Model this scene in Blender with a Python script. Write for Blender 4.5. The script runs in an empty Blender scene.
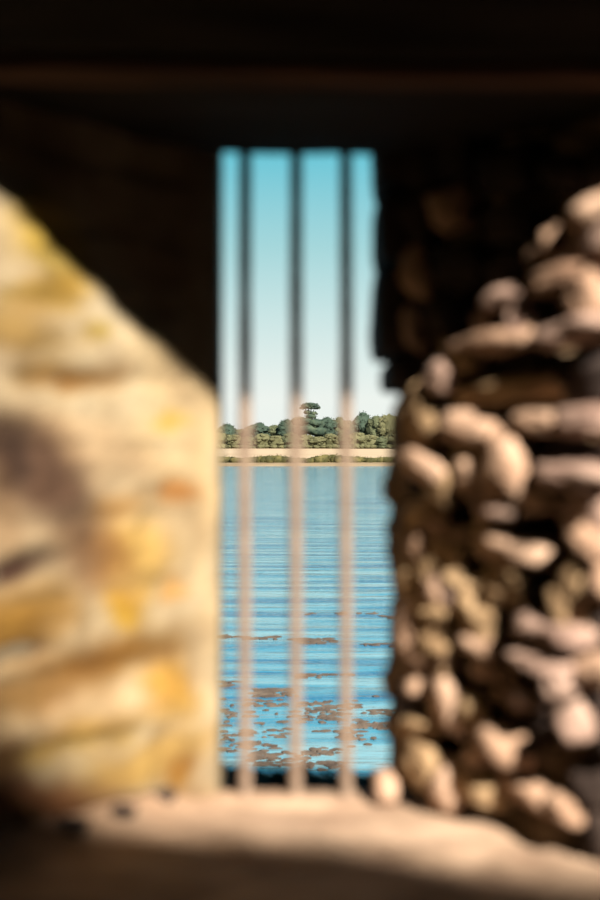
import bpy, bmesh, math, random
from mathutils import Vector, Matrix, noise
C = bpy.context.scene.collection
S = bpy.context.scene
F = 1250.0            # focal length in pixels (50 mm on a 36 mm high frame)
HOR = 450.0
random.seed(7)

# ------------------------------------------------------------------ helpers
def nz(x, y, z): return noise.noise(Vector((x, y, z)))
def fbm(x, y, z, o=4):
    a, s, f = 1.0, 0.0, 1.0
    for i in range(o):
        s += a*nz(x*f+i*7.3, y*f, z*f); a *= .5; f *= 2.03
    return s
def link(name, bm, mats, parent=None, smooth=True):
    me = bpy.data.meshes.new(name); bm.to_mesh(me); bm.free()
    if smooth:
        for p in me.polygons: p.use_smooth = True
    o = bpy.data.objects.new(name, me); C.objects.link(o)
    for m in (mats if isinstance(mats, (list, tuple)) else [mats]): me.materials.append(m)
    if parent: o.parent = parent
    return o
def tag(o, label=None, cat=None, group=None, kind=None):
    if label: o['label'] = label
    if cat: o['category'] = cat
    if group: o['group'] = group
    if kind: o['kind'] = kind
    return o
def empty(name, loc=(0, 0, 0), rz=0):
    o = bpy.data.objects.new(name, None); C.objects.link(o)
    o.location = loc; o.rotation_euler = (0, 0, rz); o.empty_display_size = .1
    return o
def box(bm, x0, x1, y0, y1, z0, z1):
    v = [bm.verts.new((x, y, z)) for x in (x0, x1) for y in (y0, y1) for z in (z0, z1)]
    for f in ((0,1,3,2),(4,6,7,5),(0,4,5,1),(2,3,7,6),(0,2,6,4),(1,5,7,3)):
        bm.faces.new([v[i] for i in f])
def prism(bm, poly, z0, z1):
    a = [bm.verts.new((x, y, z0)) for x, y in poly]; b = [bm.verts.new((x, y, z1)) for x, y in poly]
    n = len(poly)
    bm.faces.new(a[::-1]); bm.faces.new(b)
    for i in range(n):
        j = (i+1) % n; bm.faces.new((a[i], a[j], b[j], b[i]))
def fixn(bm): bmesh.ops.recalc_face_normals(bm, faces=bm.faces[:])

# ------------------------------------------------------------------ materials
def mat(name, rough=.9, spec=.2):
    m = bpy.data.materials.new(name); m.use_nodes = True
    n = m.node_tree.nodes; b = n['Principled BSDF']
    b.inputs['Roughness'].default_value = rough
    b.inputs['Specular IOR Level'].default_value = spec
    return m, n, m.node_tree.links, b
def ramp(n, stops):
    r = n.new('ShaderNodeValToRGB'); e = r.color_ramp.elements
    while len(e) < len(stops): e.new(.5)
    for el, (p, c) in zip(e, stops): el.position = p; el.color = (*c, 1)
    return r
KA = .60      # the masonry and plants are dark and the sun strong
def noisy(name, stops, scale=4, rough=.9, spec=.2, bump=0, bscale=40, stretch=(1,1,1), detail=6, attr=False, bdist=.01):
    m, n, l, b = mat(name, rough, spec)
    tc = n.new('ShaderNodeTexCoord'); mp = n.new('ShaderNodeMapping'); mp.inputs['Scale'].default_value = stretch
    l.new(tc.outputs['Object'], mp.inputs['Vector'])
    t = n.new('ShaderNodeTexNoise'); t.inputs['Scale'].default_value = scale; t.inputs['Detail'].default_value = detail
    l.new(mp.outputs[0], t.inputs['Vector'])
    r = ramp(n, [(p, tuple(v*KA for v in c)) for p, c in stops]); l.new(t.outputs['Fac'], r.inputs[0])
    out = r.outputs[0]
    if attr:
        a = n.new('ShaderNodeVertexColor'); a.layer_name = 'surface_tint'
        mx = n.new('ShaderNodeMix'); mx.data_type = 'RGBA'; mx.blend_type = 'MULTIPLY'; mx.inputs[0].default_value = 1
        l.new(out, mx.inputs[6]); l.new(a.outputs['Color'], mx.inputs[7]); out = mx.outputs[2]
    l.new(out, b.inputs['Base Color'])
    if bump:
        t2 = n.new('ShaderNodeTexNoise'); t2.inputs['Scale'].default_value = bscale; t2.inputs['Detail'].default_value = 8
        l.new(mp.outputs[0], t2.inputs['Vector'])
        bp = n.new('ShaderNodeBump'); bp.inputs['Strength'].default_value = bump; bp.inputs['Distance'].default_value = bdist
        l.new(t2.outputs['Fac'], bp.inputs['Height']); l.new(bp.outputs[0], b.inputs['Normal'])
    return m
M_left = noisy('lichened_render', [(.3,(.22,.160,.095)),(.5,(.305,.232,.14)),(.7,(.37,.295,.19))], 9, bump=.5, bscale=60, attr=True)
M_mortar = noisy('dark_mortar', [(.35,(.13,.08,.045)),(.5,(.30,.195,.11)),(.65,(.48,.33,.20))], 14, bump=.6, bscale=60)
M_stone = noisy('rubble_stone', [(.3,(.27,.155,.10)),(.5,(.46,.285,.19)),(.7,(.62,.41,.29))], 11, bump=.5, bscale=50)
M_stone_y = noisy('lichened_stone', [(.3,(.24,.145,.075)),(.5,(.44,.285,.155)),(.7,(.60,.41,.24))], 13, bump=.5, bscale=50)
M_stone_p = noisy('pinkish_stone', [(.3,(.27,.165,.13)),(.5,(.42,.275,.215)),(.7,(.58,.40,.315))], 11, bump=.5, bscale=50)
M_stone_d = noisy('dark_stone_and_shade', [(.3,(.02,.013,.012)),(.7,(.06,.038,.030))], 13, bump=.5, bscale=50)  # real dark stone, and painted shade in hollows, gaps and under the lintel
M_sill = noisy('worn_sill', [(.3,(.27,.165,.11)),(.5,(.42,.28,.19)),(.7,(.56,.385,.27))], 7, bump=.5, bscale=35, attr=True)
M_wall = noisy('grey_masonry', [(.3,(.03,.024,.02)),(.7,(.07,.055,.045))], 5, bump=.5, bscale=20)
M_beam_lit = noisy('lit_edge_timber', [(.35,(.05,.026,.018)),(.65,(.20,.10,.065))], 6, stretch=(.6,9,9), bump=.6, bscale=14)
M_beam_shade = noisy('shade_dark_timber', [(.35,(.008,.006,.005)),(.65,(.03,.02,.015))], 6, stretch=(.6,9,9), bump=.6, bscale=14)  # darker copy of the timber, shade put into its colour
M_iron = noisy('rusted_iron', [(.3,(.21,.14,.10)),(.6,(.29,.205,.15)),(.8,(.35,.255,.19))], 30, rough=.8, bump=.5, bscale=120, bdist=.003)
M_field = noisy('stubble_field', [(.3,(.40,.29,.18)),(.7,(.48,.36,.24))], .02, stretch=(.3,2,1))
M_bank = noisy('grassy_bank', [(.3,(.03,.045,.015)),(.7,(.07,.08,.03))], .6)
M_bankline = noisy('pale_bank_mud', [(.3,(.17,.12,.07)),(.7,(.27,.2,.12))], .1)
def leafmat(name, c0, c1, c2, scale=.35):
    m = noisy(name, [(.32,c0),(.5,c1),(.68,c2)], scale, rough=.75, spec=.1)
    return m
M_leaf = [leafmat('leaf_olive', (.07,.07,.034),(.125,.12,.06),(.20,.185,.095)),
          leafmat('leaf_dark', (.022,.038,.030),(.042,.064,.044),(.08,.10,.06)),
          leafmat('leaf_mid', (.05,.062,.034),(.09,.10,.053),(.14,.15,.08))]
M_hedge = leafmat('bank_reeds', (.035,.035,.012),(.065,.06,.02),(.12,.10,.035), .5)
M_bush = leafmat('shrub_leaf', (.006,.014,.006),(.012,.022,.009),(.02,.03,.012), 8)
M_bark = noisy('bark', [(.3,(.03,.022,.015)),(.7,(.08,.06,.04))], 3)
M_weed = noisy('lake_weed', [(.3,(.06,.04,.03)),(.7,(.13,.095,.07))], 3)

# water
M_water, n, l, b = mat('lake_water', .10, .5)
b.inputs['IOR'].default_value = 1.33
tc = n.new('ShaderNodeTexCoord')
def wnoise(sx, sy, det, rot=0):
    mp = n.new('ShaderNodeMapping'); mp.inputs['Scale'].default_value = (sx, sy, 1); mp.inputs['Rotation'].default_value = (0,0,rot)
    l.new(tc.outputs['Object'], mp.inputs['Vector'])
    t = n.new('ShaderNodeTexNoise'); t.inputs['Scale'].default_value = 1; t.inputs['Detail'].default_value = det
    l.new(mp.outputs[0], t.inputs['Vector']); return t.outputs['Fac']
w1 = wnoise(.25, .9, 5, .05); w2 = wnoise(1.1, 4.5, 5, -.06); w3 = wnoise(.10, .85, 5, .04)
ad = n.new('ShaderNodeMath'); ad.operation = 'MULTIPLY_ADD'; ad.inputs[1].default_value = .30
l.new(w2, ad.inputs[0]); l.new(w1, ad.inputs[2])
bp = n.new('ShaderNodeBump'); bp.inputs['Strength'].default_value = 1; bp.inputs['Distance'].default_value = .12
l.new(ad.outputs[0], bp.inputs['Height']); l.new(bp.outputs[0], b.inputs['Normal'])
r = ramp(n, [(.40,(.008,.07,.14)),(.50,(.030,.13,.19)),(.62,(.11,.20,.23))]); l.new(w3, r.inputs[0]); l.new(r.outputs[0], b.inputs['Base Color'])  # pale and dark streaks paint glitter into the water colour

# ------------------------------------------------------------------ geometry of the embrasure
T = .84; L_ = math.hypot(1, T)  # sideways spread of both splayed faces per metre of depth
XL, XR, YB = -.131, .157, 2.0 # slit edges and the depth of the bars
ZS = -.552                    # top of the sill
YF = 1.40                     # inner face of the wall
YO = 2.25                     # outer face
def right_pt(px, py, d=0):    # where a sight line meets the right splay -> (s, z): s = depth in front of the slit corner
    u = (px-300)/F; v = (HOR-py)/F
    Y = (XR-d*L_+YB*T)/(u+T); return (YB-Y), v*Y
def left_pt(px, py):
    u = (px-300)/F; v = (HOR-py)/F
    Y = (-XL+YB*T)/(T-u); return (YB-Y), v*Y
nL = Vector((1/L_, -T/L_, 0)); nR = Vector((-1/L_, -T/L_, 0))
def onL(s, z, d=0): return Vector((XL-s*T, YB-s, z))+nL*d
def onR(s, z, d=0): return Vector((XR+s*T, YB-s, z))+nR*d

# ---- left wall: splayed face with shallow coursed relief, then the straight reveal of the slit
STL = []   # stains, tone patches and painted shade on the left wall: px, py, radius x, radius y, slope, colour factor, height (m)
def sl(px, py, rx, ry, ang, col, h=0):
    s, z = left_pt(px, py); STL.append((px, py, rx, ry, math.tan(math.radians(ang)), col, h))
sl(10, 575, 45, 13, -18, (.30,.25,.24), -.010)
sl(15, 625, 62, 34, -16, (.62,.47,.26), -.004)
sl(10, 655, 42, 9, -14, (.40,.34,.28), -.010)
sl(62, 680, 105, 30, -20, (.60,.47,.32), -.006)
sl(125, 655, 45, 18, -18, (.80,.68,.40), -.003)
sl(50, 475, 44, 44, 30, (.40,.34,.33), -.006)
sl(8, 455, 20, 45, 20, (.42,.36,.34), -.006)
sl(95, 555, 32, 38, 0, (.66,.56,.50), -.003)
sl(20, 330, 50, 26, 10, (.70,.60,.40), -.004)
sl(45, 290, 45, 18, 0, (.80,.68,.36), 0)
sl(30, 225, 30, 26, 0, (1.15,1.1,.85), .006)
sl(85, 376, 34, 10, -4, (.72,.58,.42), -.004)
sl(55, 375, 30, 10, 0, (.8,.7,.5), -.002)
sl(97, 330, 12, 10, 0, (.85,.78,.45), 0)
sl(178, 492, 17, 15, 0, (.82,.58,.38), -.003)
sl(120, 505, 22, 10, -8, (.84,.70,.52), -.002)
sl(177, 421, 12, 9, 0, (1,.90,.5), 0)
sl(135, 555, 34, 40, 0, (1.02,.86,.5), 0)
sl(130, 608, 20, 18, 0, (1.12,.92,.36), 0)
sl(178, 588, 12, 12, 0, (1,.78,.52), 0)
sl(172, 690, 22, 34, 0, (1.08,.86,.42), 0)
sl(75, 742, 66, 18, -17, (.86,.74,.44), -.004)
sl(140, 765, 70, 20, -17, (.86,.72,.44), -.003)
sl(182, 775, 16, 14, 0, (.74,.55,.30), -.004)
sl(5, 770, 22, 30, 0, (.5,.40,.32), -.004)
sl(20, 805, 85, 20, -6, (.62,.42,.33), -.003)  # paints the fade into shadow at the lower left
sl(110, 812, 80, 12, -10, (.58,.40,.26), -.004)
sl(208, 600, 9, 240, 0, (1.18,1.16,1.12), .003)  # paler strip along the slit edge
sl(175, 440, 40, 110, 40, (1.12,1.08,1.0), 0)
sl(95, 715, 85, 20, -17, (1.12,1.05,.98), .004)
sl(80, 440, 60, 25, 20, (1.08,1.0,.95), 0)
sl(50, 240, 34, 40, 40, (.86,.80,.42), 0)
sl(60, 500, 60, 60, 20, (.80,.74,.70), 0)
sl(5, 520, 26, 60, 0, (.72,.64,.58), -.004)
def left_stain_shade(px, py):
    c = [1, 1, 1]; h = 0
    wx = px + 16*fbm(px*.02, py*.02, 3.1, 3); wy = py + 11*fbm(px*.02, py*.02, 8.7, 3)
    for x0, y0, rx, ry, k, col, hh in STL:
        dx = wx-x0; dy = wy-y0-k*dx
        g = (dx/rx)**2+(dy/ry)**2
        if g > 9: continue
        w = math.exp(-g*g*.55) if g < 3 else 0
        for i in range(3): c[i] *= max(.05, 1+(col[i]-1)*w*1.25)
        h += hh*w
    return c, h
def build_left():
    bm = bmesh.new(); cl = bm.verts.layers.float_color.new('surface_tint')
    path = []           # (point on plan, normal, s)
    N = 104
    for i in range(N+1):
        s = (YB-YF)*(1-i/N); path.append((Vector((XL-s*T, YB-s, 0)), nL, s))
    for i in range(1, 9): path.append((Vector((XL, YB+.12*i/8, 0)), Vector((1,0,0)), 0))
    z0, z1, NZ = ZS-.02, .78, 190
    rows = []
    for j in range(NZ+1):
        z = z0+(z1-z0)*j/NZ; row = []
        for p, nn, s in path:
            Y = YB-s; px = 300+F*(p.x/Y); py = HOR-F*z/Y
            c, h = left_stain_shade(px, py)
            # rough courses of laid stone under the render
            zz = z + .012*nz(s*6, z*5, 2)
            cz = zz/.105; row_i = math.floor(cz); fz = cz-row_i
            cs = s/.20+.37*(row_i % 3)+.2*nz(row_i*3.1, 0, 0); fs = cs-math.floor(cs)
            ed = min(fz, 1-fz)*.105; es = min(fs, 1-fs)*.20
            j_ = min(1, min(ed, es)/.016); joint = (1-j_*j_*(3-2*j_))
            fade = min(1, max(0, s-.03)/.05)
            d = h*fade + .007*fbm(s*9, z*9, 1, 4)*fade - .0035*joint*fade
            d += .010*nz(s*4.2+3, z*5.5, 5)*fade + .007*nz(s*11, z*15, 9)*fade
            d -= .0
            v = bm.verts.new(p+Vector((0,0,z))+nn*d)
            k = (1-.10*joint*fade)*(1+.16*fbm(s*22, z*30, 4, 3)*fade)
            v[cl] = (c[0]*k, c[1]*k, c[2]*k, 1); row.append(v)
        rows.append(row)
    for j in range(NZ):
        for i in range(len(path)-1):
            bm.faces.new((rows[j][i], rows[j][i+1], rows[j+1][i+1], rows[j+1][i]))
    # solid body of the wall behind the face
    off = .03
    b2 = bmesh.new()
    prism(b2, [(XL-.02, YB+.12), (XL-.02,YO), (-4.2,YO), (-4.2,YF), (XL-(YB-YF)*T-.003,YF), (XL-.03, YB+.0)], -6, .78)
    fixn(b2); me = bpy.data.meshes.new('t'); b2.to_mesh(me); b2.free()
    nv = len(bm.verts); bm.from_mesh(me); bpy.data.meshes.remove(me)
    bm.verts.ensure_lookup_table()
    for v in bm.verts[nv:]: v[cl] = (.3,.3,.3,1)
    return bm
wl = link('wall_left', build_left(), M_left); tag(wl, kind='structure')
wl['label'] = 'sunlit cream splayed wall face left of the barred slit, stained ochre and brown'

# ---- right wall: recessed mortar bed and laid rubble stones
def build_right():
    bm = bmesh.new()
    N, NZ = 80, 160
    z0, z1 = ZS-.02, .78
    rows = []
    for j in range(NZ+1):
        z = z0+(z1-z0)*j/NZ; row = []
        for i in range(N+1):
            s = -.04+(YB-YF+.04)*(1-i/N)
            q_ = fbm(s*17, z*22, 6, 4); d = -.040+.030*q_-.022*max(0, nz(s*26+4, z*30, 2))
            low_ = max(0, min(1, (.02-z)/.08))*max(0, min(1, (.27-s)/.08))
            row.append(bm.verts.new(onR(s, z, d+.011*low_)))
        rows.append(row)
    for j in range(NZ):
        for i in range(N): bm.faces.new((rows[j][i], rows[j+1][i], rows[j+1][i+1], rows[j][i+1]))
    b2 = bmesh.new()
    prism(b2, [(XR+.05, YB+.02), (XR+.05,YO), (4.4,YO), (4.4,YF), (XR+(YB-YF)*T+.06,YF)], -6, .78)
    fixn(b2); me = bpy.data.meshes.new('t'); b2.to_mesh(me); b2.free()
    bm.from_mesh(me); bpy.data.meshes.remove(me)
    return bm
wr = link('wall_right', build_right(), M_mortar); tag(wr, kind='structure')
wr['label'] = 'rough rubble stone wall face right of the barred slit'

def rock_bm(a, b_, c, e=2.6, seed=0, rough=.16, sub=3, ang=0):
    bm = bmesh.new(); bmesh.ops.create_icosphere(bm, subdivisions=sub, radius=1)
    ca, sa = math.cos(ang), math.sin(ang)
    for v in bm.verts:
        p = v.co
        k = (abs(p.x)**e+abs(p.y)**e+abs(p.z)**e)**(-1/e)
        q = p*k
        q = q*(1+rough*fbm(q.x*1.1+seed*3.7, q.y*1.1, q.z*1.1+seed, 3)+rough*.45*nz(q.x*4+seed, q.y*4, q.z*4)-rough*.25*abs(nz(q.x*2.2+seed, q.y*2.6, q.z*2.2)))
        x, y, z = q.x*a, q.y*b_, q.z*c
        v.co = Vector((x*ca-y*sa, x*sa+y*ca, z))
    return bm
def place_rock(px0, px1, py0, py1, m, out=.03, dep=None, ang=0, e=2.7, seed=0, rough=.16, sub=3):
    dd = max(0, out)*.8
    s0, _ = right_pt(px0, 450, dd); s1, _ = right_pt(px1, 450, dd)
    sc, zc = right_pt((px0+px1)/2, (py0+py1)/2, dd); Y = YB-sc; sc -= dd*T/L_
    a = abs(s1-s0)*L_/2*1.04; b_ = (py1-py0)/2/F*Y*1.08
    dep = dep or max(.035, min(a, b_)*.95)
    bm = rock_bm(a, b_, dep, e, seed, rough, sub, math.radians(ang))
    t = Vector((T/L_, -1/L_, 0))      # along the wall, towards the room
    M = Matrix((( t.x, 0, nR.x), (t.y, 0, nR.y), (0, 1, 0)))
    c = onR(sc, zc, out-dep)
    for v in bm.verts: v.co = M @ v.co + c
    fixn(bm)
    return link('stone', bm, m, wr)
G, Yw, P, D = M_stone, M_stone_y, M_stone_p, M_stone_d
ROCKS = [ # px0 px1 py0 py1 mat out ang; many D stones paint shaded hollows
 (560,612,198,228,G,.066,14),(566,625,214,262,P,.046,0),(541,561,225,259,G,.050,-14),(521,548,250,270,G,.034,-32),
 (524,580,266,290,G,.056,12),(566,596,272,318,G,.060,24),(528,566,290,320,D,.012,0),
 (482,524,286,306,P,.050,8),(504,527,296,332,P,.050,0),(472,491,312,332,G,.028,0),
 (445,532,330,352,G,.060,5),(447,478,346,372,Yw,.046,0),(530,605,318,342,P,.064,9),(423,450,358,394,P,.058,-32),
 (446,546,378,404,Yw,.034,4),(478,545,354,378,D,.006,3),(546,605,350,402,D,.008,3),(505,560,412,434,G,.050,0),(552,605,408,434,P,.054,4),
 (436,492,414,444,G,.060,-12),(478,520,432,504,G,.066,22),(448,484,440,476,Yw,.036,-30),(452,482,464,494,G,.050,-38),
 (400,434,384,446,Yw,.044,8),(396,446,452,480,G,.056,-22),(424,449,462,504,Yw,.050,10),(400,428,476,500,D,.006,0),
 (474,514,494,520,P,.056,8),(526,605,464,490,P,.062,-4),(552,610,486,542,P,.036,0),(512,562,486,512,G,.050,0),
 (402,426,502,530,Yw,.04,0),(424,456,504,524,Yw,.04,0),(402,430,530,566,G,.046,5),(428,456,534,562,Yw,.040,0),(416,452,572,612,P,.050,0),(397,420,558,606,Yw,.040,0),
 (440,474,526,552,G,.036,0),(470,541,536,566,G,.056,-6),(482,534,560,602,Yw,.046,-40),(556,588,560,604,Yw,.056,24),(508,548,614,640,P,.062,5),(536,578,624,650,P,.060,0),
 (548,572,584,634,Yw,.056,-8),(566,604,532,556,G,.060,-35),(586,606,550,600,G,.050,12),(450,476,590,622,Yw,.046,-30),(464,494,606,640,Yw,.050,12),(393,414,612,660,G,.046,0),
 (414,452,638,658,Yw,.054,-5),(436,456,652,680,G,.05,8),(416,436,660,682,D,.01,0),(456,500,636,660,G,.056,-8),(470,510,658,684,G,.050,0),
 (506,560,654,674,P,.062,-6),(542,562,662,700,P,.060,10),(512,544,676,694,D,.012,0),(506,546,692,708,P,.050,0),
 (432,458,668,736,G,.058,6),(456,486,694,730,Yw,.054,-20),(470,520,728,766,G,.060,-32),(490,526,694,708,G,.05,-20),(486,516,708,736,D,.01,0),(554,584,706,746,P,.052,32),(390,430,684,742,D,.030,0),
 (399,432,742,790,Yw,.050,-14),(424,455,762,818,G,.050,-14),(450,492,770,806,Yw,.044,-10),(486,560,786,808,G,.036,-16),(540,575,800,824,G,.03,-16),
 (520,556,716,742,D,.014,0),(586,612,690,760,D,.016,0),(562,608,656,688,G,.030,0),(580,612,604,650,D,.010,0),
 (520,604,440,462,D,.008,0),(560,610,770,812,D,.010,-8),(570,615,815,870,D,.010,-10),
 # upper, mostly dark material that paints the lintel shade in
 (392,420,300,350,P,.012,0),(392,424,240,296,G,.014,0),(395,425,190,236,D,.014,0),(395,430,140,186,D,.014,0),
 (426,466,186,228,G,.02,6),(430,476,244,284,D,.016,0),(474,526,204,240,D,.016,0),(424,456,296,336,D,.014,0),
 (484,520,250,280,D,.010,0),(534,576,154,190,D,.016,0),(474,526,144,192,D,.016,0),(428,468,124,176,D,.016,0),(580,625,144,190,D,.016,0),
]
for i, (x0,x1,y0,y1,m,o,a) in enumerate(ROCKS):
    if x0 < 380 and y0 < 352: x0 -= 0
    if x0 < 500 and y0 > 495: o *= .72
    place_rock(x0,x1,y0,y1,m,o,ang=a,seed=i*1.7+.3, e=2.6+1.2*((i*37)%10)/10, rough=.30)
# small packing stones in the joints
random.seed(11)
for k in range(26):
    px = random.uniform(398, 640); py = random.uniform(380, 800)
    w = random.uniform(9, 17); h = random.uniform(6, 11)
    place_rock(px-w, px+w, py-h, py+h, random.choice([G, D, Yw, P, G]), random.uniform(-.012,.010), ang=random.uniform(-20,20), seed=100+k, sub=2)
# the part of the reveal above shoulder height stands proud of the lower courses
for k in range(4):
    zc = -.49+.165*k
    bm = rock_bm(.09, .088, .05, 4, 40+k, .10, 3)
    for v in bm.verts: v.co = Vector((XR+.043+v.co.z, YB+.085+v.co.x, zc+v.co.y))
    fixn(bm); link('stone', bm, M_mortar, wr)
def jamb(z0, z1, x0, seed):
    bm = bmesh.new(); bmesh.ops.create_cube(bm, size=1)
    bmesh.ops.subdivide_edges(bm, edges=bm.edges[:], cuts=7, use_grid_fill=True)
    for v in bm.verts:
        q = v.co*2; m_ = 1-.035*(abs(q.x*q.z)**4+abs(q.y*q.z)**4+abs(q.x*q.y)**4)
        q = q*m_; p = Vector((x0+.15+q.x*.15, YB+.105+q.y*.125, (z0+z1)/2+q.z*(z1-z0)/2))
        v.co = p+Vector((.004*fbm(p.x*9, p.y*9, p.z*9+seed, 3), .004*nz(p.x*9, p.y*9+seed, p.z*9), 0))
    fixn(bm); link('stone', bm, M_stone_d, wr)
jamb(.150, .300, .122, 3); jamb(.304, .420, .124, 5); jamb(.424, .56, .1225, 8); jamb(.098, .147, .140, 9)  # dark material paints the lintel shade on these blocks

random.seed(23)
for k in range(26):
    px = random.uniform(402, 520); py = random.uniform(500, 760); w = random.uniform(12, 20); h = random.uniform(9, 17)
    place_rock(px-w, px+w, py-h, py+h, random.choice([Yw, Yw, G]), random.uniform(.024,.040), ang=random.uniform(-35,35), seed=200+k, rough=.34)

# ---- sill
def build_sill():
    bm = bmesh.new(); cl = bm.verts.layers.float_color.new('surface_tint')
    NX, NY = 120, 70; g = []
    for j in range(NY+1):
        y = YF-.005+(2.06-YF)*j/NY; row = []
        for i in range(NX+1):
            x = -.75+1.6*i/NX
            fade = min(1, max(0, 2.03-y)/.06)
            z = ZS+.008*fbm(x*5, y*7, 3, 4)*fade+.005*nz(x*16, y*16, 1)*fade
            if y > 2.03: z -= .3*(y-2.03)
            xe = XL-(2-y)*T; xr = XR+(2-y)*T
            z += .035*math.exp(-max(0, x-xe)/.035)*min(1, (2-y)/.1 if y < 2 else 0)   # mortar fillet against the left wall
            z -= .010*math.exp(-max(0, xr-x)/.05)*min(1, (2-y)/.2 if y < 2 else 0)
            v = bm.verts.new((x, y, z)); k = 1+.22*fbm(x*9, y*12, 5, 3)
            w = math.exp(-max(0, x-xe)/.08)  # darker and redder towards the left wall
            v[cl] = (k*(1-.12*w), k*(1-.18*w), k*(1-.25*w), 1); row.append(v)
        g.append(row)
    for j in range(NY):
        for i in range(NX): bm.faces.new((g[j][i], g[j][i+1], g[j+1][i+1], g[j+1][i]))
    nv = len(bm.verts)
    # the block itself: front, back
    e = [g[0], g[-1]]
    for row, flip in ((g[0], False), (g[-1], True)):
        low = [bm.verts.new((v.co.x, v.co.y, ZS-.14)) for v in row]
        for i in range(NX):
            f = (low[i], low[i+1], row[i+1], row[i]); bm.faces.new(f[::-1] if flip else f)
        for v in low: v[cl] = (.8,.8,.8,1)
    return bm
sill = link('window_sill', build_sill(), M_sill); tag(sill, kind='structure')
sill['label'] = 'worn pinkish stone sill of the slit window, lit at its far edge and shaded in front'

# ---- masonry under the sill and above the lintels
bm = bmesh.new(); box(bm, -.75, .85, YF+.02, YO, -6, ZS-.06); fixn(bm)
tag(link('wall_front', bm, M_wall, smooth=False), kind='structure')
bm = bmesh.new(); box(bm, -4.2, 4.4, YF+.02, YO, .78, 9); fixn(bm)
tag(link('wall_upper', bm, M_wall, smooth=False), kind='structure')

# ---- ceiling of the embrasure: lintel beams painted shade-dark, one narrow strip painted as lit
ceil = empty('ceiling', (0, 1.8, .5)); tag(ceil, kind='structure')
ceil['label'] = 'dark timber lintels roofing the slit window'
def beam(y0, y1, z0, z1, seed, tilt=0, dz=0, m=None, zb=None):
    bm = bmesh.new(); NX = 90; prof = []
    r = .012
    P_ = [(y0, z1), (y0, z0+r), (y0+r*.3, z0+r*.3), (y0+r, z0)]
    K = 8
    for k in range(1, K): P_.append((y0+r+(y1-y0-2*r)*k/K, z0))
    P_ += [(y1-r, z0), (y1-r*.3, z0+r*.3), (y1, z0+r), (y1, z1)]
    rows = []
    for i in range(NX+1):
        x = -1.1+2.2*i/NX; row = []
        for (y, z) in P_:
            d = .007*fbm(x*2.5, y*14, seed, 4)+.003*nz(x*4, y*70, seed)
            top = (z == z1)
            if zb and not top: z += (zb-z0)*(y-y0)/(y1-y0)
            row.append(bm.verts.new((x, y+(0 if top else .6*d)+tilt*x, z+(0 if top else d)+dz*x)))
        rows.append(row)
    for i in range(NX):
        for k in range(len(P_)-1): bm.faces.new((rows[i][k], rows[i][k+1], rows[i+1][k+1], rows[i+1][k]))
        bm.faces.new((rows[i][-1], rows[i][0], rows[i+1][0], rows[i+1][-1]))
    bm.faces.new(rows[0]); bm.faces.new(rows[-1][::-1]); fixn(bm)
    o = link('lintel_beam', bm, m or M_beam_shade); o.parent = ceil; o.matrix_parent_inverse = Matrix.Translation((0,-1.8,-.5))
    return o
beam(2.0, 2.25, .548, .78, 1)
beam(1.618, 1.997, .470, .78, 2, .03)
beam(1.552, 1.612, .466, .78, 3, .03, 0, M_beam_lit)  # narrow paler strip, painting light caught on a beam edge
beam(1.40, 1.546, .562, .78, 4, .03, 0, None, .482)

# ---- bars
def iron_bar(px, label, seed, w=.0100):
    x = (px-300)/F*YB
    bm = bmesh.new(); K, NZ = 14, 90; rows = []
    z0, z1 = ZS-.03, .50
    for j in range(NZ+1):
        z = z0+(z1-z0)*j/NZ; row = []
        rr = w*(1+.07*nz(seed, z*14, 2)+.04*nz(seed, z*50, 6)); cx = .0016*nz(seed*3, z*3, 1)
        for k in range(K):
            a = 2*math.pi*k/K
            row.append(bm.verts.new((cx+rr*math.cos(a), rr*math.sin(a), z-ZS)))
        rows.append(row)
    for j in range(NZ):
        for k in range(K): bm.faces.new((rows[j][k], rows[j][(k+1)%K], rows[j+1][(k+1)%K], rows[j+1][k]))
    bm.faces.new(rows[0][::-1]); bm.faces.new(rows[-1])
    t = link('iron_bar', bm, M_iron); t.location = (x, YB, ZS)
    tag(t, label, 'bar', 'iron bars of the slit window')
    return t
iron_bar(245, 'left of the three upright rusty iron bars, nearest the smooth cream wall', 1)
iron_bar(296, 'middle of the three upright rusty iron bars standing in the slit', 5)
iron_bar(346, 'right of the three upright rusty iron bars, nearest the rough rubble wall', 9)

# ---- a loose stone on the sill, and dark lumps painting shaded gaps
def loose(px, py, w, h, d, m, label, seed, group=None):
    Y = F*(-ZS)/(py-HOR); x = (px-300)/F*Y
    bm = rock_bm(w/2, d/2, h/2, 3, seed, .18, 3)
    o = link('sill_stone_or_gap', bm, m); o.location = (x, Y, ZS+h*.40+(.016 if group or px < 200 else 0))
    tag(o, label, 'stone', group)
loose(386, 800, .040, .052, .045, M_stone, 'small pale stone on the sill corner, right of the right bar', 3)
loose(160, 812, .050, .022, .03, M_stone_d, 'small dark lump standing for a shaded gap at the foot of the cream wall, nearest the bars', 5)
loose(122, 828, .042, .020, .03, M_stone_d, 'small dark lump standing for a shaded gap at the foot of the cream wall, between two others', 6)
loose(68, 843, .060, .022, .03, M_stone_d, 'low dark lump standing for a shaded gap at the foot of the cream wall, nearest the picture edge', 7)

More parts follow.
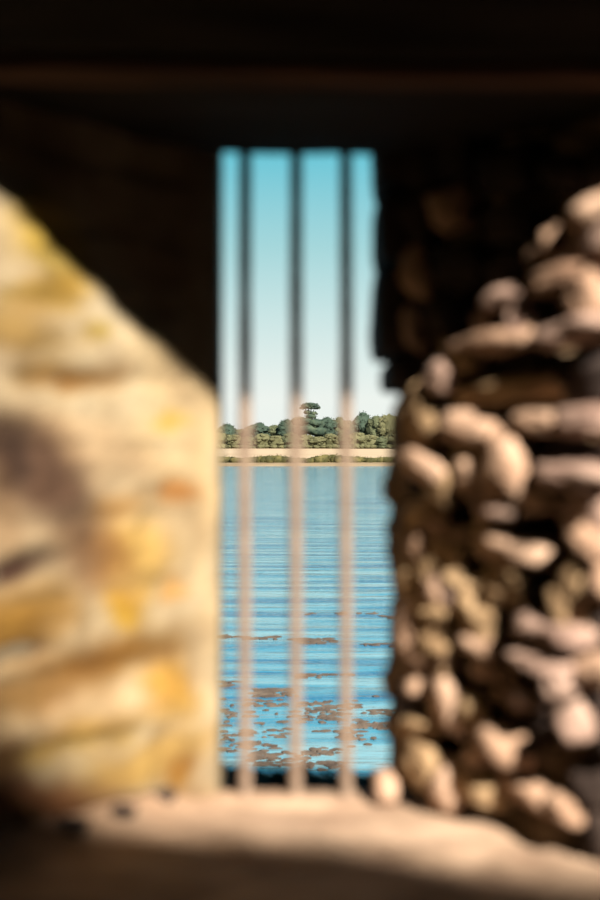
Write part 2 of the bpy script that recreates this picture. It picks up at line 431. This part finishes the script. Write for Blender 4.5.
# ------------------------------------------------------------------ unseen room, added to keep sky fill low
SX, SZ = .54, .83            # sun: sideways and upward per metre back towards the room
def up(x, y, z, Z): k = (Z-z)/SZ; return (x+SX*k, y-k)
ZC, TH = 2.0, .10
RX0, RX1, RY0, ZFLOOR = -2.6, 4.4, -3.2, -1.62
bk = [up(-.62, 1.93, ZS, ZC+TH), up(0, 1.80, ZS, ZC+TH), up(.22, 1.67, ZS, ZC+TH), up(.75, 1.50, ZS, ZC+TH)]
f0 = up(-.75, 1.40, .62, ZC); f1 = up(.85, 1.40, .62, ZC)
hole = [f0, f1, (bk[3][0]+.1, f1[1]-.6), bk[3], bk[2], bk[1], bk[0], (bk[0][0]-.25, bk[0][1]+.35)]  # roof opening shaped to pass the sun and shade the sill front
bm = bmesh.new()
outer = [(RX0-.3, 1.62), (RX1+.3, 1.62), (RX1+.3, RY0-.3), (RX0-.3, RY0-.3)]
def ring(z):
    o = [bm.verts.new((x, y, z)) for x, y in outer]; h = [bm.verts.new((x, y, z)) for x, y in hole]
    eds = [bm.edges.new((o[i], o[(i+1)%4])) for i in range(4)]+[bm.edges.new((h[i], h[(i+1)%len(h)])) for i in range(len(h))]
    bmesh.ops.triangle_fill(bm, use_beauty=True, edges=eds); return o, h
o0, h0 = ring(ZC); o1, h1 = ring(ZC+TH)
for a, c in ((o0, o1), (h0, h1)):
    for i in range(len(a)): bm.faces.new((a[i], a[(i+1)%len(a)], c[(i+1)%len(a)], c[i]))
fixn(bm); tag(link('unseen_shade_roof', bm, M_wall, smooth=False), kind='structure')
bm = bmesh.new(); box(bm, RX0-.3, RX0, RY0-.3, YF+.05, ZFLOOR-.2, ZC); fixn(bm); tag(link('unseen_wall_left', bm, M_wall, smooth=False), kind='structure')
bm = bmesh.new(); box(bm, RX1, RX1+.3, RY0-.3, YF+.05, ZFLOOR-.2, ZC); fixn(bm); tag(link('unseen_wall_right', bm, M_wall, smooth=False), kind='structure')
bm = bmesh.new(); box(bm, RX0, RX1, RY0-.3, RY0, ZFLOOR-.2, ZC); fixn(bm); tag(link('unseen_wall_back', bm, M_wall, smooth=False), kind='structure')
bm = bmesh.new(); box(bm, RX0, RX1, RY0, YF+.02, ZFLOOR-.2, ZFLOOR); fixn(bm); tag(link('floor', bm, M_wall, smooth=False), kind='structure')

# ------------------------------------------------------------------ outside
ZW = -5.1
def sheet(name, m, x0, x1, ys, zf, nx=40):
    bm = bmesh.new(); rows = []
    for y in ys:
        rows.append([bm.verts.new((x0+(x1-x0)*i/nx, y, zf(x0+(x1-x0)*i/nx, y))) for i in range(nx+1)])
    for j in range(len(ys)-1):
        for i in range(nx): bm.faces.new((rows[j][i], rows[j][i+1], rows[j+1][i+1], rows[j+1][i]))
    return tag(link(name, bm, m), kind='structure')
sheet('lake', M_water, -700, 700, [12, 40, 120, 402], lambda x, y: ZW, 8)['label'] = 'rippled blue lake beyond the bars'
sheet('near_bank', M_bank, -40, 40, [2.2+i*.5 for i in range(31)], lambda x, y: -1.9-(y-2.2)*.235+.12*fbm(x*.5, y*.5, 1, 3))
def shorey(x): return 398+3*nz(x*.02, 0, 4)
bm = bmesh.new(); rows = []
for yy, zz in ((0, ZW-.3), (1.0, ZW+.35), (2.5, ZW+.75), (5, ZW+1.0)):
    rows.append([bm.verts.new((x, shorey(x)+yy, zz+.12*nz(x*.2, yy, 2))) for x in range(-600, 601, 4)])
for j in range(3):
    for i in range(len(rows[0])-1): bm.faces.new((rows[j][i], rows[j][i+1], rows[j+1][i+1], rows[j+1][i]))
tag(link('far_shore', bm, M_bankline), kind='structure')['label'] = 'thin pale muddy edge where the lake meets the far bank'
def fieldz(x, y): return -4.2+(y-402)/178*4.9 + .25*nz(x*.02, y*.02, 7) if y < 580 else .7+(y-580)*.012
sheet('stubble_field', M_field, -600, 600, [402.5+i*12 for i in range(15)]+[600, 700, 900], fieldz, 80)['label'] = 'pale gold field between the far lake bank and the wood'

def leaves(bm, c, rx, ry, rz, n, size):
    for k in range(n):
        d = Vector((random.gauss(0,1), random.gauss(0,1), random.gauss(0,1))).normalized()
        q = random.uniform(.88, 1.16); p = c+Vector((d.x*rx*q, d.y*ry*q, d.z*rz*q))
        t = (d+Vector((random.uniform(-.9,.9), random.uniform(-.9,.9), random.uniform(-.3,.9)))).normalized()
        a = t.orthogonal().normalized(); a.rotate(Matrix.Rotation(random.uniform(0, 6.28), 3, t)); b_ = t.cross(a)
        s = size*random.uniform(.6, 1.3)
        vs = [bm.verts.new(p+a*s), bm.verts.new(p+b_*s*.6), bm.verts.new(p-a*s), bm.verts.new(p-b_*s*.6)]
        bm.faces.new(vs)
def lobe(bm, c, rx, ry, rz, seed, sub=2):
    b2 = bmesh.new(); bmesh.ops.create_icosphere(b2, subdivisions=sub, radius=1)
    for v in b2.verts:
        k = 1+.28*fbm(v.co.x*1.7+seed, v.co.y*1.7, v.co.z*1.7, 3); v.co = Vector((v.co.x*rx*k, v.co.y*ry*k, v.co.z*rz*k))+c
    me = bpy.data.meshes.new('t'); b2.to_mesh(me); b2.free(); bm.from_mesh(me); bpy.data.meshes.remove(me)
def limb(bm, p0, p1, r0, r1):
    d = (p1-p0); t = d.normalized(); a = t.orthogonal().normalized(); b_ = t.cross(a); K = 7
    A = [bm.verts.new(p0+(a*math.cos(k*6.2832/K)+b_*math.sin(k*6.2832/K))*r0) for k in range(K)]
    B = [bm.verts.new(p1+(a*math.cos(k*6.2832/K)+b_*math.sin(k*6.2832/K))*r1) for k in range(K)]
    for k in range(K): bm.faces.new((A[k], A[(k+1)%K], B[(k+1)%K], B[k]))
    bm.faces.new(A[::-1]); bm.faces.new(B)
# unit-height trees (1 high, about .8 wide); scaled per instance
def crown_mesh(seed, w=.42, base=.12, nl=30, flat=1):
    random.seed(seed); bm = bmesh.new(); top = .97; hh = (top-base)/2; c0 = Vector((0, 0, base+hh))
    lobe(bm, c0, w*.8, w*.8, hh*.86, seed)
    for k in range(6):
        p = Vector((math.cos(k)*w*.6, math.sin(k)*w*.6, .12)); lobe(bm, p, .2, .2, .16, seed+k); leaves(bm, p, .21, .21, .17, 50, .02)
    for k in range(nl):
        th = random.uniform(0, 6.28); ph = random.uniform(-.75, 1.0)
        q = math.sqrt(max(0, 1-ph*ph)) if abs(ph) < 1 else 0
        p = c0+Vector((math.cos(th)*q*w*.74, math.sin(th)*q*w*.74, ph*hh*.74)); r = random.uniform(.08, .17)
        lobe(bm, p, r, r, r*.8, seed+k); leaves(bm, p, r*1.15, r*1.15, r*.95, 60, .022)
    return bm
def trunk_mesh(h=.45, r=.03, branches=((.12,.5),(-.12,.45))):
    bm = bmesh.new(); limb(bm, Vector((0,0,-.03)), Vector((0,0,h)), r, r*.6)
    for dx, z in branches: limb(bm, Vector((0,0,h*.6)), Vector((dx,dx*.4,z)), r*.5, r*.3)
    fixn(bm); return bm
proto = []
for k, (sd, w, base, lm) in enumerate([(1,.46,.0,0),(2,.42,.02,1),(3,.50,.0,2),(4,.40,.02,2),(5,.46,.0,1),(6,.52,.0,0)]):
    bm = crown_mesh(sd, w, base); me = bpy.data.meshes.new('crown'); bm.to_mesh(me); bm.free(); me.materials.append(M_leaf[lm])
    proto.append(me)
bm = trunk_mesh(); tme = bpy.data.meshes.new('trunk'); bm.to_mesh(tme); bm.free(); tme.materials.append(M_bark)
def tree(px, top, wpx, Y, var, label, group=None, name='tree'):
    x = (px-300)/F*Y; zb = fieldz(x, Y); H = ((HOR-top)/F*Y-zb)*(1.2 if Y > 590 and top > 416 else 1.1); W = wpx/F*Y*1.12
    t = empty(name, (x, Y, zb), random.uniform(0, 6.28)); tag(t, label, 'tree', group)
    k = W/(.95)
    for nm, me in (('crown', proto[var]), ('trunk', tme)):
        o = bpy.data.objects.new(nm, me); C.objects.link(o); o.parent = t; o.scale = (k, k, H)
    return t
GB = 'tall trees along the far wood'
tree(226, 427, 25, 600, 1, 'dark green tree of the far wood, beside the cream wall edge', GB)
tree(241, 431, 20, 605, 3, 'far tree seen behind the left iron bar', GB)
tree(257, 425, 28, 600, 4, 'rounded dark green far tree, first one right of the left bar', GB)
tree(274, 428, 26, 606, 2, 'mid green far tree standing halfway between left and middle bars', GB)
tree(287, 423, 22, 598, 1, 'dark far tree just left of the middle bar', GB)
tree(299, 420, 20, 604, 3, 'far tree seen behind the middle iron bar', GB)
tree(325, 420, 26, 600, 4, 'broad dark tree right of the tall flat-topped tree', GB)
tree(338, 421, 22, 605, 2, 'mid green far tree just left of the right iron bar', GB)
tree(349, 424, 20, 606, 1, 'far tree seen behind the right iron bar', GB)
tree(375, 420, 24, 603, 2, 'mid green far tree right of the small dark rounded crown', GB)
tree(389, 418, 26, 600, 0, 'olive far tree beside the rough rubble wall', GB)
tree(402, 420, 26, 603, 5, 'far tree half hidden behind the rubble wall edge', GB)
tree(362, 414, 24, 608, 1, 'small dark rounded crown rising above the wood, right of the right bar')
low = [(220,0),(233,5),(247,2),(262,0),(277,5),(291,2),(305,0),(318,5),(331,0),(344,2),(357,5),(369,0),(382,2),(394,5)]
for i, (px, v) in enumerate(low):
    tree(px, 433+(i*7)%5, 19, 585, v, 'low rounded olive tree in the front row at the edge of the far field', 'low olive trees along the wood edge')
# tall flat-topped tree
random.seed(21)
Yt = 592; xt = (310-300)/F*Yt; zb = fieldz(xt, Yt); Ht = (HOR-403)/F*Yt-zb
tt = empty('tall_tree', (xt, Yt, zb)); tag(tt, 'tallest tree on the far shore, with a flat spreading crown on a bare trunk', 'tree')
bm = bmesh.new()
for (dx, dz, rx, rz) in ((-2.0,.93,2.4,.9),(-.4,.965,2.6,.9),(1.6,.95,2.4,.9),(3.0,.90,1.7,.7),(-3.2,.89,1.7,.6),(.2,.90,2.4,.7),(-1.2,.80,1.6,.9),(1.4,.77,1.8,.8),(.3,.70,2.4,1.2),(-1.0,.60,3.6,1.9),(2.0,.56,4.0,1.9),(-.5,.42,4.6,2.4),(3.4,.38,4,2.4)):
    c = Vector((dx*1.0, random.uniform(-1,1), dz*Ht)); lobe(bm, c, rx, rx, rz, dx+dz); leaves(bm, c, rx*1.1, rx*1.1, rz*1.15, 110, .38)
link('crown', bm, M_leaf[1], tt)
bm = bmesh.new(); limb(bm, Vector((0,0,-.5)), Vector((.1,0,Ht*.78)), .6, .32)
for dx, z0, z1 in ((-2.2,.66,.86),(2.2,.70,.88),(-1.2,.74,.93),(1.0,.76,.94)): limb(bm, Vector((.1,0,z0*Ht)), Vector((dx,0,z1*Ht)), .25, .12)
fixn(bm); link('trunk', bm, M_bark, tt)
# the rest of the wood, out of sight from here, as one mass
random.seed(5); bm = bmesh.new()
for side in (-1, 1):
    x = 62*side if side > 0 else -52
    while abs(x) < 380:
        H = random.uniform(11, 15); zb = fieldz(x, 600)
        lobe(bm, Vector((x, 600+random.uniform(-6, 6), zb+H*.5)), 6.5, 6.5, H*.5, x); leaves(bm, Vector((x, 600, zb+H*.5)), 6.9, 6.9, H*.53, 120, .7)
        x += side*random.uniform(6, 9)
tag(link('woodland', bm, M_leaf[2]), 'continuous green wood along the far shore, past the slit edges', 'woodland', kind='stuff')
# reeds and scrub on the far bank
random.seed(9); bm = bmesh.new(); x = -260
while x < 260:
    h = max(.5, 1.9+1.2*fbm(x*.05, 0, 3, 3)); inside = -60 < x < 65
    y = 404.5+random.uniform(-.6, 1.5); w = random.uniform(1.2, 2.2)
    lobe(bm, Vector((x, y, ZW+.9+h*.45)), w, .9, h*.62, x, 1 if not inside else 2)
    leaves(bm, Vector((x, y, ZW+.9+h*.45)), w*1.1, 1.0, h*.75, 40 if inside else 6, .22); x += w*.75
tag(link('bank_scrub', bm, M_hedge), 'strip of olive reeds and scrub along the far waterline', 'reeds', kind='stuff')
# floating weed in the nearer water
random.seed(14); bm = bmesh.new()
def mat_of_weed(px, py, wpx, hpx, n):
    for k in range(max(4, int(n*.8))):
        qx = px+random.uniform(-.5, .5)*wpx; qy = py+random.uniform(-.5, .5)*hpx
        Y = -ZW*F/(qy-HOR); X = (qx-300)/F*Y
        rx = random.uniform(.03, .15)*Y/25; ry = random.uniform(.02, .08)*Y/25*1.5
        K = 9; ring_ = []; sd = random.random()*50
        for j in range(K):
            a = 6.2832*j/K; q = 1+.5*nz(math.cos(a)+sd, math.sin(a), 0); ring_.append(Vector((X+rx*q*math.cos(a), Y+ry*q*math.sin(a), ZW+.012)))
        c = bm.verts.new((X, Y, ZW+.03)); vs = [bm.verts.new(p) for p in ring_]; lo = [bm.verts.new(p-Vector((0,0,.05))) for p in ring_]
        for j in range(K):
            bm.faces.new((c, vs[j], vs[(j+1)%K])); bm.faces.new((vs[j], lo[j], lo[(j+1)%K], vs[(j+1)%K]))
for a in ((228,637,22,3,26),(262,638,40,3,22),(318,641,34,5,50),(300,640,30,3,14),(380,645,30,4,10),(340,614,70,3,12),(385,617,30,3,8),
          (272,693,36,8,80),(225,684,20,5,12),(325,676,60,4,20),(330,705,60,8,34),(325,716,50,14,50),(375,726,50,6,60),(350,735,30,10,24),
          (265,703,40,8,24),(262,734,40,8,20),(280,760,60,12,60),(322,752,40,8,28),(255,748,40,12,26),(322,766,50,8,34),(225,740,18,30,16),(385,712,30,8,16),(300,725,160,60,60),(240,715,30,6,14)):
    mat_of_weed(*a)
tag(link('lake_weed', bm, M_weed, smooth=False), 'scattered brown weed floating in streaks on the near water', 'weed', kind='stuff')
# shrubs in the shade against the outer foot of the wall
def shrub(x, y, top, w, label, seed):
    random.seed(seed); zb = -1.9-(y-2.2)*.235-.05
    t = empty('shrub', (x, y, zb)); tag(t, label, 'shrub', 'dark shrubs outside under the slit')
    H = top-zb; bm = bmesh.new()
    for k in range(16):
        p = Vector((random.uniform(-.7,.7)*w, random.uniform(-.7,.7)*w, H*random.uniform(.35, .90)))
        r = random.uniform(.07, .13); p.z = min(p.z, H-r*.8)
        lobe(bm, p, r*.8, r*.8, r*.7, seed+k); leaves(bm, p, r*1.05, r*1.05, r*.95, 90, .016)
    for k in range(5):
        p = Vector((random.uniform(-.8,.8)*w, random.uniform(-.3,.3)*w, H-.085))
        lobe(bm, p, .09, .09, .065, seed+k+.5); leaves(bm, p, .1, .1, .075, 110, .014)
    link('foliage', bm, M_bush, t)
    bm = bmesh.new()
    for k in range(6): limb(bm, Vector((random.uniform(-.05,.05), random.uniform(-.05,.05), -.05)), Vector((random.uniform(-.6,.6)*w, random.uniform(-.5,.5)*w, H*.75)), .012, .005)
    link('stem', bm, M_bark, t)
pY = 2.62
shrub(-.19, pY, -.662, .13, 'dark shrub top just outside the slit, below the left bar gap', 31)
shrub(-.03, pY+.04, -.676, .13, 'dark shrub top just outside the slit, left of the middle bar', 32)
shrub(.10, pY, -.672, .12, 'dark shrub top just outside the slit, between middle and right bars', 33)
shrub(.25, pY+.03, -.665, .12, 'dark shrub top just outside the slit, right of the right bar', 34)

# ------------------------------------------------------------------ light, sky, camera
sun = bpy.data.lights.new('sun', 'SUN'); sun.energy = 20; sun.angle = math.radians(2.0); sun.color = (1, .93, .80)
so = bpy.data.objects.new('sun', sun); C.objects.link(so)
so.rotation_euler = Vector((SX, -1, SZ)).to_track_quat('Z', 'Y').to_euler(); so.location = (3, -6, 6)
w = bpy.data.worlds.new('sky'); S.world = w; w.use_nodes = True; n = w.node_tree.nodes; l = w.node_tree.links
tc = n.new('ShaderNodeTexCoord'); sp = n.new('ShaderNodeSeparateXYZ'); l.new(tc.outputs['Generated'], sp.inputs[0])
r = ramp(n, [(0,(.84,.90,.86)),(.04,(.86,.91,.86)),(.10,(.62,.80,.79)),(.16,(.38,.68,.71)),(.235,(.135,.56,.68)),(.5,(.05,.33,.56)),(1,(.03,.14,.34))])
l.new(sp.outputs['Z'], r.inputs[0]); l.new(r.outputs[0], n['Background'].inputs[0]); n['Background'].inputs[1].default_value = 1.0
cam = bpy.data.cameras.new('camera'); co = bpy.data.objects.new('camera', cam); C.objects.link(co); S.camera = co
co.location = (0, 0, 0); co.rotation_euler = (math.pi/2, 0, 0)
cam.sensor_fit = 'VERTICAL'; cam.sensor_height = 36; cam.sensor_width = 24; cam.lens = 50
cam.clip_end = 3000; cam.clip_start = .05
cam.dof.use_dof = True; cam.dof.focus_distance = 250; cam.dof.aperture_fstop = 1.8
S.cycles.diffuse_bounces = 1
vs = S.view_settings; vs.view_transform = 'Standard'; vs.look = 'None'; vs.gamma = 1; vs.use_curve_mapping = False; vs.exposure = 0
